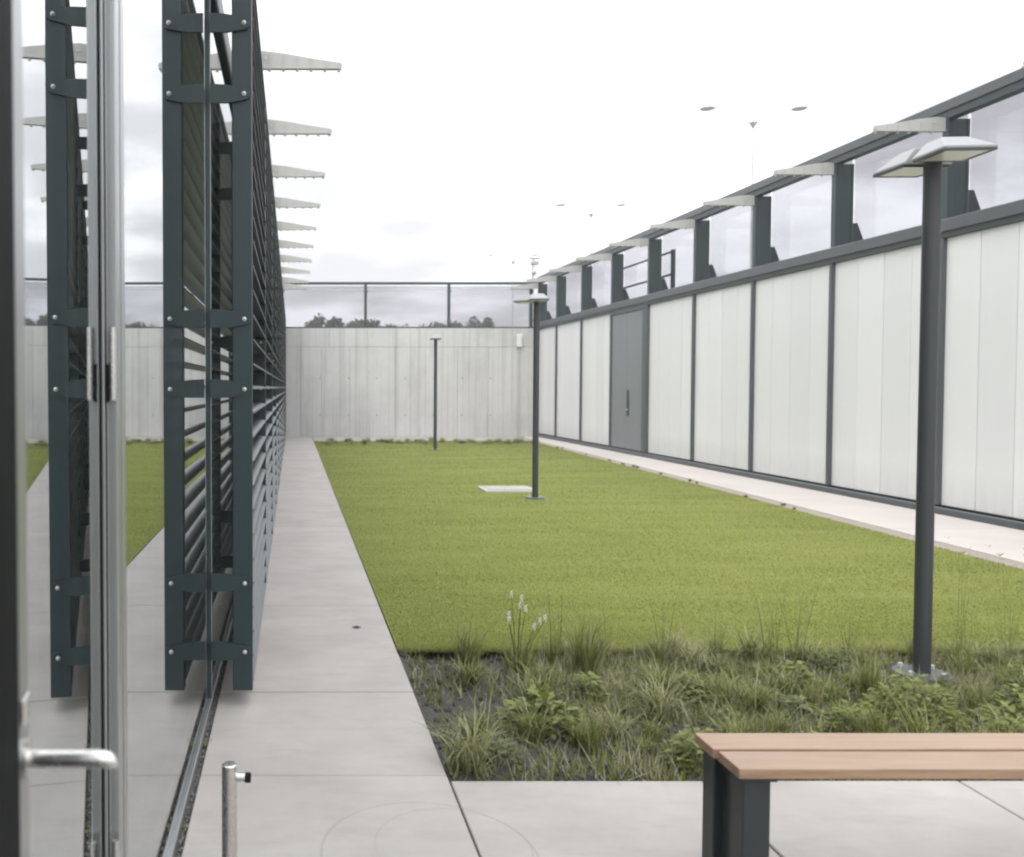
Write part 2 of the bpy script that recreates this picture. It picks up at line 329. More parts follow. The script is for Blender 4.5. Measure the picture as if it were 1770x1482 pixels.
for i in range(n):
    a, b = BY0 + (WY - BY0) * i / n, BY0 + (WY - BY0) * (i + 1) / n
    ge.quad([(lawn_r(a) - 0.02, a, 0.004), (lawn_r(a) + 0.2, a, 0.006), (lawn_r(b) + 0.2, b, 0.006), (lawn_r(b) - 0.02, b, 0.004)])
tag(ge.build('gravel_border', 'gravel_edge'), 'narrow brown gravel border between lawn and footpath', kind='structure')
back = tag(MB().box(PE + 0.01, lawn_r(WY) + 0.17, 25.7, WY, -0.14, -0.03).build('pavement', 'joint_dark'), 'pale paved strip at the foot of the concrete wall', kind='structure')
for k in range(4):
    a = PE + 0.012 + k * 1.64; MB().box(a + 0.003, a + 1.637, 25.75, WY - 0.01, -0.05, 0.004, 0.004).build('slab', 'paving', back)

lb = MB(); nx, ny = 40, 100
def lawn_z(x, y): return 0.004
vs_ = [[lb.bm.verts.new((PE + 0.006 + (lawn_r(y) - PE - 0.006) * i / nx, y, lawn_z(i / 6, y))) for i in range(nx + 1)] for y in [BY1 + (25.72 - BY1) * j / ny for j in range(ny + 1)]]
for A, B in zip(vs_, vs_[1:]):
    for i in range(nx): lb.bm.faces.new((A[i], A[i + 1], B[i + 1], B[i]))
tag(lb.build('lawn', 'lawn_base', smooth=True), 'mown green lawn filling the courtyard', kind='structure')

def blades(xy, h, wdt, lean, zoff=None, segs=1):
    """straight triangular blades at xy (n,2)"""
    n = len(xy); la = rng.uniform(0, 2 * np.pi, n); a = la + np.pi / 2 + rng.uniform(-0.5, 0.5, n)
    dx, dy = np.cos(a) * wdt / 2, np.sin(a) * wdt / 2
    lx, ly = np.cos(la) * lean * h, np.sin(la) * lean * h
    z0 = np.zeros(n) if zoff is None else zoff
    V = np.empty((n, 3, 3), np.float32)
    V[:, 0] = np.stack([xy[:, 0] - dx, xy[:, 1] - dy, z0 - 0.004], 1); V[:, 1] = np.stack([xy[:, 0] + dx, xy[:, 1] + dy, z0 - 0.004], 1)
    V[:, 2] = np.stack([xy[:, 0] + lx, xy[:, 1] + ly, z0 + h * np.sqrt(np.maximum(0.05, 1 - lean ** 2))], 1)
    return V.reshape(-1, 3), [np.arange(3 * n).reshape(n, 3)]
n = 620000
u = rng.random(n); yy = BY1 - 0.02 + (25.7 - BY1) * u ** 1.75
xx = PE + 0.012 + (np.array([lawn_r(v) for v in yy]) - PE - 0.02) * rng.random(n)
ne = 16000                                                  # ragged fringe hanging over the bed
xe = rng.uniform(PE + 0.012, 6.4, ne); ov = 0.035 * (np.sin(xe * 7.1) + np.sin(xe * 17.3 + 1) + np.sin(xe * 41.0)) ; ye = BY1 + 0.03 - np.maximum(0, 0.03 + ov * 0.7) * rng.random(ne)
xx[:ne], yy[:ne] = xe, ye
keep = ~((xx > 2.93) & (xx < 3.78) & (yy > 13.05) & (yy < 13.85))
xx, yy = xx[keep], yy[keep]; n = len(xx)
zz = np.full(n, 0.004)
rough = np.clip((yy - 22.6) / 2.2, 0, 1); fr_ = np.clip((BY1 + 0.10 - yy) / 0.12, 0, 1)
hh = rng.uniform(0.012, 0.028, n) * (1 + 1.6 * rough * rng.random(n) + 1.3 * fr_ * rng.random(n))
V, Fc = blades(np.stack([xx, yy], 1), hh, rng.uniform(0.004, 0.007, n) * (0.8 + yy / 22), rng.uniform(0.72, 0.97, n), zz)
gm = np_mesh('grass', V, Fc, 'lawn_blade')
tag(put('grass', gm), 'short mown grass of the courtyard lawn', 'grass', kind='stuff')

# planting bed soil
sb = MB(); nx2, ny2 = 90, 30
def soil_z(x, y): return -0.03 + 0.018 * math.sin(5.1 * x + 2.3 * y) * math.sin(4.3 * y - 1.7 * x) + 0.012 * math.sin(11 * x - 7 * y)
S = [[sb.bm.verts.new((PE + 0.004 + (7.6 - PE) * i / nx2, BY0 - 0.004 + (BY1 + 0.08 - BY0) * j / ny2, soil_z(PE + 7 * i / nx2, BY0 + 1.75 * j / ny2))) for i in range(nx2 + 1)] for j in range(ny2 + 1)]
for A, B in zip(S, S[1:]):
    for i in range(nx2): sb.bm.faces.new((A[i], A[i + 1], B[i + 1], B[i]))
tag(sb.build('planting_bed', 'soil', smooth=True), 'dark soil bed between terrace and lawn', kind='structure')

# grit in the slot between facade sill and path
def pebbles(name, pts, r0, r1, mat):
    ico = bmesh.new(); bmesh.ops.create_icosphere(ico, subdivisions=1, radius=1); bv = np.array([v.co for v in ico.verts]); bf = np.array([[v.index for v in f.verts] for f in ico.faces]); ico.free()
    n = len(pts); r = rng.uniform(r0, r1, (n, 1, 1)); sc = rng.uniform(0.6, 1.2, (n, 1, 3)); j = 1 + rng.uniform(-0.2, 0.2, (n, len(bv), 1))
    V = bv[None] * r * sc * j + np.array(pts)[:, None, :]
    F_ = (bf[None] + (np.arange(n) * len(bv))[:, None, None]).reshape(-1, 3)
    return put(name, np_mesh(name, V.reshape(-1, 3), [F_], mat))
gs = tag(MB().box(-0.404, -0.3805, 0.4, WY, -0.14, -0.022).build('gravel_strip', 'soil'), 'dark gritty slot between glass facade and path', kind='structure')
pts = [(random.uniform(-0.402, -0.382), 1.2 + 5.5 * random.random() ** 1.3, random.uniform(-0.03, -0.012)) for _ in range(1500)]
tag(pebbles('gravel', pts, 0.003, 0.006, 'pebble'), 'small dark grit in the slot beside the glass', 'gravel', kind='stuff')
pts = [(random.uniform(PE + 0.02, 7), random.uniform(BY0 + 0.02, BY1 + 0.05), -0.015) for _ in range(2500)]
pts = [(x, y, soil_z(x, y) + 0.004) for x, y, z in pts]
tag(pebbles('soil_crumbs', pts, 0.005, 0.022, 'soil'), 'loose dark soil crumbs in the planting bed', 'soil', kind='stuff')

# ------------------------------------------------------------------ far concrete wall with glass screen
cw = thing('concrete_wall', 'long board-marked grey concrete wall closing off the courtyard', 'wall', (3.8, WY, 0))
MB().box(-4.3, 4.6, 0.012, 0.26, -0.2, 3.5).build('wall_core', 'joint_dark', cw)
ex = [-0.45, 0.28, 0.95, 1.86, 3.34, 3.83, 5.35, 6.35, 7.33, 8.02]
for a, b in zip(ex, ex[1:]):
    d = random.uniform(-0.004, 0.002)
    MB().box(a + 0.004 - 3.8, b - 0.004 - 3.8, d, 0.08, -0.1, 2.905, 0.004).build('concrete_panel', 'board_concrete', cw)
ex = [-0.45, 1.2, 3.83, 6.0, 8.02]
for a, b in zip(ex, ex[1:]):
    MB().box(a + 0.003 - 3.8, b - 0.003 - 3.8, random.uniform(-0.006, -0.001), 0.08, 2.913, 3.51, 0.004).build('concrete_panel', 'board_concrete', cw)
for i in range(8):                                          # formwork tie holes
    for z in (1.9, 0.7):
        MB().tube((-2.9 + i * 0.92, -0.0065, z), (-2.9 + i * 0.92, 0.0, z), 0.02, n=10).build('tie_hole', 'joint_dark', cw)
gs_ = thing('glass_screen', 'clear glass screen with dark rails standing on the concrete wall', 'glass screen', (3.8, WY + 0.13, 3.51))
MB().box(-4.2, 4.15, -0.05, 0.05, 0.003, 0.055, 0.004).build('bottom_rail', 'dark_steel', gs_)
MB().box(-4.2, 4.15, -0.045, 0.045, 1.42, 1.50, 0.006).build('top_rail', 'dark_steel', gs_)
px = [-4.12, -1.42, 1.28, 3.94]
for x in px:
    p = MB().box(x - 0.045, x + 0.045, -0.04, 0.06, 0.055, 1.42, 0.004).build('post', 'dark_steel', gs_)
    for z in (0.25, 1.2): MB().box(x - 0.07, x + 0.07, -0.058, -0.041, z - 0.03, z + 0.03, 0.004).build('glass_clamp', 'grey_steel', p)
for a, b in zip(px, px[1:]):
    MB().box(a + 0.05, b - 0.05, -0.02, -0.006, 0.06, 1.37, 0.0).build('pane', 'clear_glass', gs_)
    MB().box(a + 0.05, b - 0.05, -0.024, -0.002, 1.252, 1.268).build('glazing_bar', 'galvanised', gs_)
bx = thing('junction_box', 'small white junction box with conduit on the concrete wall', 'electrical box', (7.32, WY - 0.008, 2.9))
MB().box(-0.09, 0.09, -0.1, -0.002, 0.0, 0.42, 0.012).build('housing', 'white_box', bx)
MB().tube((0, -0.03, -2.88), (0, -0.03, 0.0), 0.014, n=10).build('conduit', 'galvanised', bx)
MB().box(-0.07, 0.07, -0.106, -0.1, 0.03, 0.39, 0.002).build('cover', 'white_box', bx)

# ------------------------------------------------------------------ outrigger arm shared by both long walls (local +x outwards)
def arm_mesh():
    m = MB(); Lh = 0.9
    prof = [(0.0, 0.0), (Lh, 0.01), (Lh + 0.012, 0.03), (Lh - 0.004, 0.058), (0.62, 0.10), (0.32, 0.152), (0.12, 0.175), (0.0, 0.165)]
    m.prism(prof, 'y', -0.006, 0.006); m.box(0.0, Lh, -0.028, 0.028, -0.008, 0.002)
    return m.mesh('outrigger_arm', 'pale_paint')
ARM = arm_mesh(); ARMBOLT = MB().tube((0.14, -0.013, 0.1), (0.14, 0.013, 0.1), 0.014, n=8).mesh('bolt', 'galvanised')
STUD = MB().tube((0, 0, -0.034), (0, 0, -0.006), 0.012, 0.02, n=8).mesh('stud', 'galvanised')
RIB = MB().box(-0.004, 0.004, -0.014, 0.014, 0.0, 1.0).mesh('rib', 'pale_paint')
def arm(parent, x, y, z, rz):
    a = put('outrigger_arm', ARM, parent, (x, y, z), rz)
    put('bolt', ARMBOLT, a)
    for i in range(6):
        u = 0.18 + i * 0.139; put('stud', STUD, a, (u, 0, 0))
        r = put('rib', RIB, a, (u, 0, 0.002)); r.scale.z = max(0.035, 0.165 - u * 0.125)
    return a

# ------------------------------------------------------------------ right glazed wall
rw = thing('glazed_wall', 'long white channel-glass wall with clear clerestory and dark steel frame', 'wall', (8.29, 0, 0), ANG)
BAY = 2.19; yk = [10.91 + BAY * k for k in range(-4, 9)]; yk[-1] = WY + 0.02; y0, y1 = yk[0], yk[-1]
MB().box(-0.07, 0.10, y0, y1, 0.012, 0.10, 0.012).build('sill_rail', 'grey_steel', rw)
MB().box(-0.03, 0.10, y0, y1, 0.10, 0.125).build('sill_gasket', 'black_rubber', rw)
MB().box(-0.085, 0.12, y0, y1, 3.53, 3.69, 0.012).build('transom', 'grey_steel', rw)
MB().box(-0.055, 0.10, y0, y1, 3.465, 3.53).build('transom_flashing', 'dark_steel', rw)
MB().box(-0.06, 0.10, y0, y1, 5.03, 5.16, 0.008).build('top_rail', 'grey_steel', rw)
MB().box(-0.035, 0.10, y0, y1, 4.94, 5.03).build('top_flashing', 'dark_steel', rw)
MB().box(0.245, 0.293, y0, y1, 5.121, 5.158, 0.004).build('outer_rail', 'grey_steel', rw)
MB().box(0.13, 0.64, y0, y1, 3.505, 3.519).build('ledge', 'grey_steel', rw)
MB().box(0.10, 0.13, y0, y1, 0.02, 3.5).build('backing', 'joint_backing', rw)
DOOR = 4 + 4                                                # bay index that holds the doors
PL = MB().box(0.0, 0.10, 0.0, 1.0, 0.126, 3.463).mesh('glass_plank', 'channel_glass')
MU = MB().box(-0.055, 0.105, -0.032, 0.032, 0.126, 3.463, 0.005).mesh('mullion', 'grey_steel')
pm = MB().box(-0.03, 0.04, -0.05, 0.05, 3.69, 4.94, 0.004).box(0.04, 0.25, -0.016, 0.016, 3.69, 4.94).box(0.23, 0.26, -0.03, 0.03, 3.69, 4.94, 0.004).mesh('clerestory_post', 'dark_steel')
GU = MB().prism([(0.26, 3.69), (0.47, 3.69), (0.33, 4.06), (0.26, 4.06)], 'y', -0.02, 0.02).mesh('gusset', 'dark_steel')
PN = MB().box(0.262, 0.276, 0.0, 1.0, 3.52, 5.12).mesh('pane', 'clear_glass')
for k, y in enumerate(yk):
    put('mullion', MU, rw, (0, y, 0)); p = put('clerestory_post', pm, rw, (0, y, 0)); put('gusset', GU, p)
    if k > 1: arm(rw, -0.031, y, 4.79, math.pi)
for k, (a, b) in enumerate(zip(yk, yk[1:])):
    o = put('pane', PN, rw, (0.0, a + 0.032, 0)); o.scale.y = b - a - 0.064
    if k == DOOR: continue
    w4 = (b - a - 0.064) / 4
    for i in range(4):
        o = put('glass_plank', PL, rw, (random.uniform(-0.002, 0.002), a + 0.032 + w4 * i + 0.004, 0)); o.scale.y = w4 - 0.008
a, b = yk[DOOR], yk[DOOR + 1]; mid = (a + b) / 2
df = MB().box(-0.06, 0.09, a + 0.033, a + 0.24, 0.126, 3.40, 0.006).box(-0.06, 0.09, b - 0.075, b - 0.033, 0.126, 3.40, 0.006).box(-0.06, 0.09, a + 0.033, b - 0.033, 3.402, 3.463, 0.004).build('door_frame', 'grey_steel', rw)
for s, (p0, p1) in enumerate(((a + 0.243, mid + 0.08), (mid + 0.088, b - 0.078))):
    dl = MB().box(-0.03, 0.03, p0, p1, 0.128, 3.395, 0.004).build('door', 'door_grey', rw)
    if s == 0:
        hp = MB().box(-0.04, -0.03, p1 - 0.17, p1 - 0.03, 0.92, 1.55, 0.003).build('lock_plate', 'dark_steel', dl)
        MB().path([(-0.034, p1 - 0.09, 1.07), (-0.085, p1 - 0.09, 1.07), (-0.092, p1 - 0.11, 1.07), (-0.092, p1 - 0.24, 1.07)], 0.017).build('lever', 'stainless', dl)
    hy = p1 - 0.01 if s else p0 + 0.01
    for z in (0.4, 1.7, 3.1): MB().tube((-0.04, hy, z), (-0.04, hy, z + 0.14), 0.012, n=8).build('hinge', 'grey_steel', dl)
# steel guard rail behind the clerestory
gr_ = thing('guard_rail', 'dark steel guard rail behind the clerestory glass above the grey doors', 'railing', (8.29, 0, 0), ANG)
for z in (4.27, 4.80): MB().tube((0.9, 20.5, z), (0.9, 24.2, z), 0.028, n=10).build('rail', 'dark_steel', gr_)
for y in (20.5, 24.2): MB().box(0.86, 0.94, y - 0.04, y + 0.04, 3.5, 4.84, 0.004).build('post', 'dark_steel', gr_)
rf = tag(MB().box(0.14, 4.2, 1.5, WY + 0.2, 3.3, 3.5).build('low_roof', 'grey_steel', None, (8.29, 0, 0), ANG), 'flat dark roof behind the white channel-glass wall', 'roof')

# camera mast on the corner
cm = thing('camera_mast', 'small pale camera mast at the corner above the concrete wall', 'camera mast', (7.9, WY + 0.5, 0))
MB().tube((0, 0, -0.2), (0, 0, 5.72), 0.035, n=10).build('mast', 'galvanised', cm)
MB().path([(0, 0, 5.35), (-0.06, -0.16, 5.4), (-0.06, -0.3, 5.36)], 0.02).build('bracket', 'pale_paint', cm)
h = MB().sphere((-0.06, -0.34, 5.32), 0.085).build('dome', 'pale_paint', cm, smooth=True)
h = MB().box(-0.06, 0.18, -0.08, 0.08, 5.62, 5.74, 0.02).build('camera_housing', 'pale_paint', cm)
MB().box(-0.13, 0.22, -0.1, 0.1, 5.82, 5.84, 0.003).build('sun_shield', 'pale_paint', cm); MB().tube((0.02, 0, 5.7), (0.02, 0, 5.83), 0.02, n=8).build('stem', 'pale_paint', cm)

# ------------------------------------------------------------------ left glazed building
gb = thing('glazed_building', 'glass-fronted building with mirror-like panes along the path', 'building', (FX, 0, 0))
LB = 2.22; lk = [4.35 + LB * k for k in range(0, 11)]; lk = [2.17] + lk; lk = [y for y in lk if y < WY - 0.5] + [WY - 0.02]
MB().box(-0.08, 0.016, 2.03, WY - 0.01, -0.1, 0.028, 0.004).build('sill_rail', 'aluminium', gb)
MB().box(-0.06, -0.012, 2.03, WY - 0.01, 0.029, 0.05).build('sill_gasket', 'black_rubber', gb)
MB().box(-0.12, 0.03, 0.62, WY - 0.01, 3.60, 3.76, 0.008).build('transom', 'dark_steel', gb)
MB().box(-0.12, 0.04, -1.5, WY - 0.01, 5.0, 5.16, 0.008).build('top_rail', 'dark_steel', gb)
GP = MB().box(-0.026, 0.0, 0, 1, 0.03, 3.598).mesh('pane', 'facade_glass'); GQ = MB().box(-0.026, 0.0, 0, 1, 3.763, 4.998).mesh('clerestory_pane', 'facade_glass')
ML = MB().box(-0.12, -0.028, -0.028, 0.028, 0.03, 3.598).box(-0.028, 0.012, -0.008, 0.008, 0.03, 3.598).mesh('mullion', 'dark_steel')
MC = MB().box(0.0125, 0.0155, -0.007, 0.001, 0.03, 3.598).mesh('cover_strip', 'aluminium')
MT = MB().box(-0.3, 0.012, -0.02, 0.02, 3.763, 4.998).mesh('clerestory_post', 'dark_steel')
for i, y in enumerate(lk):
    if i: p = put('mullion', ML, gb, (0, y, 0)); put('cover_strip', MC, p); put('clerestory_post', MT, gb, (0, y, 0)); arm(gb, 0.013, y, 4.79, 0)
for a, b in zip(lk, lk[1:]):
    o = put('pane', GP, gb, (0, a + 0.009, 0)); o.scale.y = b - a - 0.018
    o = put('clerestory_pane', GQ, gb, (0, a + 0.021, 0)); o.scale.y = b - a - 0.042
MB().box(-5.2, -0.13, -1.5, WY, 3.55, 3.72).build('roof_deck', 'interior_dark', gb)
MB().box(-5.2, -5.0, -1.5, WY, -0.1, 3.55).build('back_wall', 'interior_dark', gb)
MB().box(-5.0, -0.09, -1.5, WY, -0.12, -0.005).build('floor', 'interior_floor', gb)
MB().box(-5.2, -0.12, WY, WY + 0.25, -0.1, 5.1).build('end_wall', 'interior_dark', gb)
MB().box(-0.12, 0.0, -1.5, 0.78, -0.1, 3.598).build('side_panel', 'dark_steel', gb)
# door jamb profiles between the fixed glass and the door
MB().box(-0.10, 0.004, 2.128, 2.168, 0.03, 3.598, 0.002).build('jamb', 'aluminium', gb)
MB().box(-0.10, -0.004, 2.112, 2.1275, 0.03, 3.598).build('jamb_gasket', 'black_rubber', gb)
MB().box(-0.10, 0.004, 2.062, 2.1115, 0.03, 3.598, 0.002).build('jamb', 'aluminium', gb)
MB().box(-0.10, -0.016, 2.050, 2.0615, 0.03, 3.598, 0.001).build('jamb', 'aluminium', gb)
MB().box(-0.022, -0.018, 2.046, 2.0495, 0.03, 3.598).build('jamb_gasket', 'black_rubber', gb)
for z in (0.35, 1.57, 2.9):
    hg = MB().tube((0.0, 2.035, z), (0.0, 2.035, z + 0.17), 0.008, n=14).build('hinge', 'stainless', gb, smooth=True)
    MB().box(-0.018, -0.008, 2.026, 2.036, z - 0.005, z + 0.085, 0.003).build('hinge_pad', 'black_rubber', hg)
# door leaf standing slightly ajar (local: hinge line at origin, leaf runs towards -y, +x outwards)
da = R(6.3)
door = MB().box(-0.05, 0.004, -0.034, -0.012, 0.02, 3.56, 0.002).box(-0.05, 0.004, -0.96, -0.0505, 0.02, 0.16).box(-0.05, 0.004, -0.96, -0.0505, 3.42, 3.56).build('door', 'aluminium', gb, (-0.023, 2.045, 0), da)
MB().box(-0.05, -0.001, -0.050, -0.0345, 0.0205, 3.5595).build('glazing_gasket', 'black_rubber', door)
MB().box(-0.03, -0.004, -0.963, -0.0505, 0.161, 3.419).build('door_pane', 'facade_glass', door)
MB().box(-0.05, 0.004, -1.04, -0.964, 0.0205, 3.5595, 0.003).build('glazing_bead', 'aluminium', door)
MB().box(-0.052, 0.008, -1.20, -1.041, 0.0205, 3.5595, 0.004).build('stile', 'black_rubber', door)
HZ = 1.145
hp_ = [(0.004, HZ), (0.03, HZ), (0.07, HZ), (0.096, HZ), (0.107, HZ - 0.002), (0.114, HZ - 0.006), (0.118, HZ - 0.010)]
hd = MB().path([(x, -1.0 - 0.11 * x, z) for x, z in hp_], [0.0110] * 4 + [0.0100, 0.0075, 0.0035], 18).build('handle', 'stainless', door, smooth=True)
MB().tube((0.0045, -1.0, HZ), (0.010, -1.0, HZ), 0.024, n=20).build('rosette', 'stainless', hd, smooth=True)
MB().box(0.0045, 0.010, -1.02, -0.985, HZ + 0.045, HZ + 0.08, 0.003).build('lock_cover', 'stainless', door); MB().box(0.0045, 0.010, -1.015, -0.985, HZ - 0.18, HZ - 0.13, 0.003).build('lock_cylinder', 'stainless', door)

# ------------------------------------------------------------------ louvre screen in front of the left glass
ls = thing('louvre_screen', 'dark green-grey steel louvre screen bracketed off the glass facade', 'louvre screen', (0, 4.35, 0))
PX0, PX1 = -0.298, -0.199; ZB, ZT = 0.075, 3.70
POST = MB().box(PX0, PX1, -0.03, 0.03, ZB, ZT, 0.004).mesh('post', 'dark_steel')
BR = MB().prism([(FX + 0.0165, -0.043), (PX0 - 0.02, -0.043), (PX0 + 0.075, -0.026), (PX0 + 0.088, -0.012), (PX0 + 0.088, 0.014), (PX0 + 0.076, 0.026), (PX0 - 0.03, 0.046), (FX + 0.0165, 0.05)], 'y', -0.046, -0.032).mesh('bracket', 'dark_steel')
BO = MB().tube((PX0 + 0.062, -0.054, 0), (PX0 + 0.062, -0.0465, 0), 0.011, n=10).sphere((PX0 + 0.062, -0.054, 0), 0.009, seg=8).mesh('bolt', 'bolt')
PITCH = 0.1235; nb_ = 29
seg = 6; bm_ = MB()                                        # one blade: shallow curved section, 1 m long
prof = [(-0.105 + 0.105 * i / seg, 0.010 * math.sin(math.pi * i / seg) - 0.008 * (i / seg)) for i in range(seg + 1)]
bm_.prism(prof + [(x, z - 0.009) for x, z in reversed(prof)], 'y', 0.0, 1.0); BL = bm_.mesh('louvre_blade', 'louvre_paint')
ly = [y - 4.35 for y in lk[1:]]
BZ = [3.383, 3.04, 1.938, 1.591, 0.623, 0.278]
for k, y in enumerate(ly):
    if k == len(ly) - 1: y -= 0.05
    p = put('post', POST, ls, (0, y, 0))
    for z in BZ:
        q = put('bracket', BR, ls, (0, y, z)); put('bolt', BO, q)
for k, (a, b) in enumerate(zip(ly, ly[1:])):
    for i in range(nb_):
        o = put('louvre_blade', BL, ls, (PX1 + 0.004 + random.uniform(-0.001, 0.001), a + 0.032, ZB + 0.05 + PITCH * i)); o.scale.y = b - a - 0.066
MB().box(PX0, PX1 + 0.004, -0.03, ly[-1] - 0.1, ZT + 0.001, ZT + 0.03).build('top_cap', 'dark_steel', ls)

# ------------------------------------------------------------------ lamp posts
def frustum(x0, x1, wy, z0, zr, z1, tx0, tx1, ty):
    m = MB(); b = bmesh.new()
    r = [[b.verts.new(c) for c in ((x0, -wy, z), (x1, -wy, z), (x1, wy, z), (x0, wy, z))] for z in (z0, zr)] + [[b.verts.new(c) for c in ((tx0, -ty, z1), (tx1, -ty, z1), (tx1, ty, z1), (tx0, ty, z1))]]
    for A, B in zip(r, r[1:]):
        for i in range(4): b.faces.new((A[i], A[(i + 1) % 4], B[(i + 1) % 4], B[i]))
    b.faces.new(list(reversed(r[0]))); b.faces.new(r[2]); bmesh.ops.recalc_face_normals(b, faces=b.faces[:])
    bmesh.ops.bevel(b, geom=b.edges[:], offset=0.004, segments=1, affect='EDGES'); return m._add(b)
HEAD = frustum(0.03, 0.30, 0.13, 0.0, 0.016, 0.095, 0.045, 0.17, 0.065).mesh('lamp_head', 'luminaire')
RIM = MB().box(0.046, 0.298, -0.128, -0.11, -0.008, -0.001).box(0.046, 0.298, 0.11, 0.128, -0.008, -0.001).box(0.046, 0.064, -0.11, 0.11, -0.008, -0.001).box(0.28, 0.298, -0.11, 0.11, -0.008, -0.001).mesh('rim', 'lamp_steel')
LENS = MB().box(0.065, 0.279, -0.109, 0.109, -0.006, -0.001).mesh('lens', 'lens')
NECK = MB().box(0.028, 0.05, -0.03, 0.03, 0.03, 0.09, 0.004).mesh('neck', 'luminaire')
POLE = MB().tube((0, 0, 0.02), (0, 0, 2.90), 0.043, n=24).mesh('pole', 'lamp_steel', True)
def lamp(loc, dirs, label, zh=2.83):
    t = thing('lamp_post', label, 'lamp post', loc, 0, 'courtyard lamp posts')
    put('pole', POLE, t)
    b = MB().tube((0, 0, 0.0), (0, 0, 0.022), 0.145, 0.14, n=28).build('base_plate', 'grey_steel', t, smooth=True)
    for i in range(4):
        a = i * math.pi / 2 + 0.5; MB().tube((0.11 * math.cos(a), 0.11 * math.sin(a), 0.0225), (0.11 * math.cos(a), 0.11 * math.sin(a), 0.045), 0.012, n=6).build('anchor_bolt', 'galvanised', b)
    MB().tube((0, 0, 2.902), (0, 0, 2.92), 0.043, 0.03, n=24).build('cap', 'lamp_steel', t, smooth=True)
    for a in dirs:
        h = put('lamp_head', HEAD, t, (0, 0, zh), R(a)); put('rim', RIM, h); put('lens', LENS, h); put('neck', NECK, h)
    return t
lamp((3.50, 4.78, -0.005), (-94, 90), 'dark lamp post with twin heads rising from the planting bed')
lamp((3.50, 12.46, 0.0), (-98, 152), 'dark lamp post on the lawn beside the concrete hatch')
lamp((3.66, 22.18, 0.0), (-95, 85), 'dark lamp post on the lawn in front of the concrete wall')

# ------------------------------------------------------------------ hatch on the lawn
ht = thing('access_hatch', 'flat pale concrete access hatch set in the lawn', 'hatch', (3.34, 13.44, 0))
MB().box(-0.40, 0.40, -0.30, 0.30, -0.05, 0.035, 0.008).build('kerb', 'pale_paving', ht)
MB().box(-0.35, 0.35, -0.25, 0.25, 0.0355, 0.045, 0.004).build('cover', 'paving', ht)
for x in (-0.2, 0.2): MB().box(x - 0.04, x + 0.04, -0.02, 0.02, 0.0455, 0.05, 0.002).build('lifting_eye', 'galvanised', ht)

# ------------------------------------------------------------------ bench
bn = thing('bench', 'timber two-board bench on dark steel legs on the terrace', 'bench', (1.34, 2.72, 0))
for x0_, ya, yb in ((0.0, 0.009, 0.138), (0.008, -0.137, -0.008)):
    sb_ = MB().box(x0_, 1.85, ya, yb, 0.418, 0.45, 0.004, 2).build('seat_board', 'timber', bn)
for x in (0.035, 1.73):
    MB().box(x, x + 0.085, -0.11, -0.035, 0.0, 0.4, 0.004).build('leg', 'bench_steel', bn)
    MB().box(x, x + 0.085, 0.075, 0.15, 0.0, 0.4, 0.004).build('leg', 'bench_steel', bn)
    MB().box(x - 0.01, x + 0.10, -0.12, 0.16, 0.401, 0.4175, 0.002).build('top_plate', 'bench_steel', bn)
    MB().box(x + 0.03, x + 0.055, -0.034, 0.074, 0.02, 0.4).build('web_plate', 'bench_steel', bn)

# ------------------------------------------------------------------ door stop post
bo = thing('door_stop_post', 'short stainless steel door stop post standing on the path', 'post', (-0.183, 2.5, 0))
MB().tube((0, 0, 0.0), (0, 0, 0.5), 0.0225, n=28).tube((0, 0, 0.5), (0, 0, 0.503), 0.0225, 0.019, n=28).build('tube', 'stainless', bo, smooth=True)
bu = MB().tube((0.021, 0, 0.463), (0.046, -0.002, 0.463), 0.013, n=18).build('stub', 'stainless', bo, smooth=True)
MB().tube((0.0462, -0.002, 0.463), (0.062, -0.003, 0.463), 0.0145, n=18).build('rubber_tip', 'black_rubber', bu, smooth=True)
MB().tube((0, 0, 0.0005), (0, 0, 0.008), 0.04, 0.038, n=24).build('base_flange', 'stainless', bo, smooth=True)
dr = thing('floor_drain', 'tiny dark round drain cover set in the path', 'drain', (0.43, 5.74, 0.0))
MB().tube((0, 0, 0.0005), (0, 0, 0.004), 0.03, n=18).build('cover', 'grey_steel', dr); MB().tube((0, 0, 0.0042), (0, 0, 0.006), 0.016, n=12).build('grate', 'black_rubber', dr)

# ------------------------------------------------------------------ parking light masts beyond the wall
for i, (x, y) in enumerate(((22.1, 42), (21.9, 64), (22.3, 88))):  # mast and head colours made pale to imitate sky glare washing them out
    t = thing('light_mast', 'tall twin-headed parking light mast far beyond the glazed wall', 'light mast', (x, y, -0.16), 0, 'parking light masts in a row')
    MB().tube((0, 0, 0), (0, 0, 14.6), 0.07, 0.03, n=10).build('mast', 'pale_paint', t)
    for s in (-1, 1):
        MB().path([(0, 0, 14.3), (s * 0.7, 0, 14.75), (s * 1.7, 0, 15.05)], 0.02, 6).build('arm', 'pale_paint', t)
        MB().sphere((s * 2.2, 0, 15.12), 0.36, 0.22, 12).build('lamp_head', 'white_box', t, smooth=True)
    MB().tube((0, 0, 14.2), (0, 0, 14.45), 0.05, 0.2, n=10).build('collar', 'pale_paint', t)

